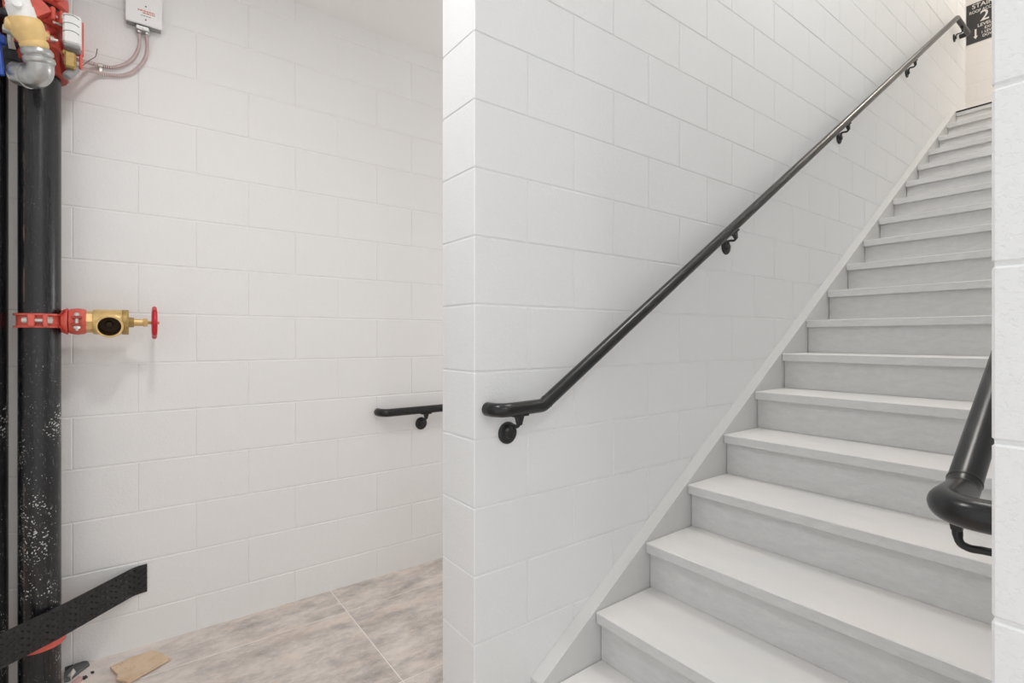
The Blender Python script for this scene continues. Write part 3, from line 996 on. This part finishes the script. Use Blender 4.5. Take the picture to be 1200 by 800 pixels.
# ---------------------------------------------------------------- stair sign on the far wall
SY0, SY1, SZ0, SZ1 = 1.236, 1.541, 4.677, 5.134
sg = thing('stair_sign', 'charcoal stair level sign with white lettering on the far wall', 'sign', (FAR, (SY0 + SY1) / 2, SZ0))
m = MB(); m.box((FAR - .007, SY0, SZ0), (FAR - .001, SY1, SZ1), .001)
m.build('panel', M['sign'], sg, (FAR, (SY0 + SY1) / 2, SZ0))
def text(body, y, z, size, sx=1.0, name='lettering', bold=.012):
    cu = bpy.data.curves.new(name, 'FONT')
    cu.body = body; cu.size = size; cu.extrude = .0006; cu.offset = bold * size * .8
    cu.align_x = 'LEFT'; cu.materials.append(M['sign_text'])
    t = bpy.data.objects.new(name, cu); C.objects.link(t)
    bpy.context.view_layer.update()
    me = bpy.data.meshes.new_from_object(t.evaluated_get(bpy.context.evaluated_depsgraph_get()))
    bpy.data.objects.remove(t); bpy.data.curves.remove(cu)
    me.name = name
    o = bpy.data.objects.new(name, me); C.objects.link(o)
    o.parent = sg; o.location = Vector((FAR - .0080, y, z)) - sg.location
    o.rotation_euler = (PI / 2, 0, -PI / 2); o.scale = (sx, 1, 1)
    return o
text('STAIR', SY1 - .050, SZ1 - .062, .070, 1.0)
text('ROOF ACCESS', SY1 - .026, SZ1 - .117, .046, .82)
text('2', SY1 - .118, SZ1 - .232, .165, 1.0)
text('LEVEL', SY1 - .098, SZ1 - .290, .050, .95)
text('EXIT', SY1 - .158, SZ1 - .335, .042, .9)
text('1 LEVEL', SY1 - .128, SZ1 - .378, .042, .9)
text('DOWN', SY1 - .140, SZ1 - .420, .042, .9)
m = MB()
yc, zc = SY1 - .082, SZ1 - .36
xx = FAR - .0078
m.prism([(xx, yc + .008, zc + .055), (xx, yc - .008, zc + .055), (xx, yc - .008, zc - .025), (xx, yc - .020, zc - .025), (xx, yc, zc - .058), (xx, yc + .020, zc - .025), (xx, yc + .008, zc - .025)], (-.0012, 0, 0))
m.build('arrow', M['sign_text'], sg, (xx, yc, zc))

# ---------------------------------------------------------------- scraps on the floor
cpx = [(129, 781), (138, 789.5), (136, 795), (146.5, 797.5), (150, 799), (200, 770.5), (193, 767), (186, 763), (177, 761.5), (150, 771)]
P = [on_floor(*q, .012) for q in cpx]
m = MB(); m.prism([(p.x, p.y, .0045) for p in P], (0, 0, .0075))
o = m.build('cardboard_scrap', M['card'], None, (P[0].x, P[0].y, .0035)); tag(o, 'torn piece of tan cardboard lying on the floor by the wall', 'cardboard')
def scrap(pxs, z0, h, mat, name, label, cat, tilt=0.0):
    P = [on_floor(*q, z0) for q in pxs]
    rnd = random.Random(len(label))
    m = MB()
    top = [Vector((p.x, p.y, h + rnd.uniform(-.3, .5) * h + tilt * i)) for i, p in enumerate(P)]
    bot = [Vector((p.x, p.y, .0006)) for p in P]
    n = len(P); c = sum(top, Vector()) / n + Vector((0, 0, h * .4))
    fs = [(i, (i + 1) % n, 2 * n) for i in range(n)] + [(n + i, n + (i + 1) % n, (i + 1) % n, i) for i in range(n)] + [tuple(reversed(range(n, 2 * n)))]
    m.add(top + bot + [c], fs)
    o = m.build(name, mat, None, bot[0]); tag(o, label, cat); return o
scrap([(75, 790), (92, 775), (103, 776), (105, 779), (94, 787), (82, 797), (75, 799)], .004, .008, M['scrap_grey'], 'rubber_offcut', 'dusty dark offcut lying at the foot of the standpipe', 'offcut')
scrap([(76, 779), (90, 771), (94, 773), (82, 782), (76, 786)], .004, .005, M['iron'], 'metal_shard', 'narrow dark shard at the foot of the standpipe, behind the offcut', 'shard')
scrap([(84, 799), (92, 792), (97, 794), (92, 803), (86, 806)], .004, .006, M['scrap_pink'], 'plaster_chip', 'pinkish plaster chip in front of the dark offcut', 'plaster chip')
scrap([(79, 792), (86, 785), (89, 787), (83, 794)], .012, .017, M['scrap_white'], 'plaster_chip', 'white plaster chip resting on the dark offcut by the pipe', 'plaster chip')
scrap([(96, 793), (101, 791), (103, 793), (98, 796)], .003, .004, M['iron'], 'metal_shard', 'tiny dark crumb beside the pinkish plaster chip', 'shard')
scrap([(106, 787), (110, 786), (110.5, 788), (107, 789)], .002, .003, M['iron'], 'metal_shard', 'tiny dark crumb between offcut and cardboard', 'shard')

# ---------------------------------------------------------------- lamps and added fills
def lamp(name, loc, power, col, size, point=False):
    L = bpy.data.lights.new(name, 'POINT' if point else 'AREA'); L.energy = power; L.color = col
    if point: L.shadow_soft_size = size
    else: L.shape = 'DISK'; L.size = size
    o = bpy.data.objects.new(name, L); o.location = loc; C.objects.link(o); return o
LP = [9.9, 0, 9, 40, 24, 25, .97]
lamp('landing_lamp', (.12, 1.25, 2.86), LP[0], (1, .985, .972), .2)
lamp('landing_bulb', (.12, 1.25, 2.62), LP[1], (1, .985, .972), .12, True)
lamp('entry_lamp', (.28, -.9, 2.86), LP[2], (1, 1, 1), .14)
lamp('stair_fill', (2.3, .70, 6.0), LP[3], (1, .968, .93), .9)  # unseen fill added above the steps to brighten treads and stair wall
lamp('upper_lamp', (6.2, .75, 6.0), LP[4], (1, .89, .77), .5)
lamp('lower_flight_fill', (3.4, 2.0, 1.6), LP[5], (1, .98, .965), .15, True)  # fill added in the down flight to brighten the rear wall's right end
w = bpy.data.worlds.new('World'); bpy.context.scene.world = w
w.use_nodes = True
w.node_tree.nodes['Background'].inputs[0].default_value = (.985, .995, 1, 1)
w.node_tree.nodes['Background'].inputs[1].default_value = LP[6]

# ---------------------------------------------------------------- camera and view
cam = bpy.data.cameras.new('camera')
cam.sensor_width = 36; cam.lens = F * 36 / 1200
cam.shift_y = -(400 - HOR) / 1200
cam.clip_start = .02
co = bpy.data.objects.new('camera', cam); C.objects.link(co)
co.location = (0, 0, EYE)
co.rotation_euler = (PI / 2, 0, math.atan2(SA, CA) - PI / 2)
S = bpy.context.scene
S.camera = co
S.view_settings.view_transform = 'Standard'
S.view_settings.look = 'None'
S.view_settings.gamma = 1
S.view_settings.use_curve_mapping = False
S.view_settings.exposure = 0.0
S.cycles.use_denoising = True
S.cycles.diffuse_bounces = 10
S.cycles.max_bounces = 14
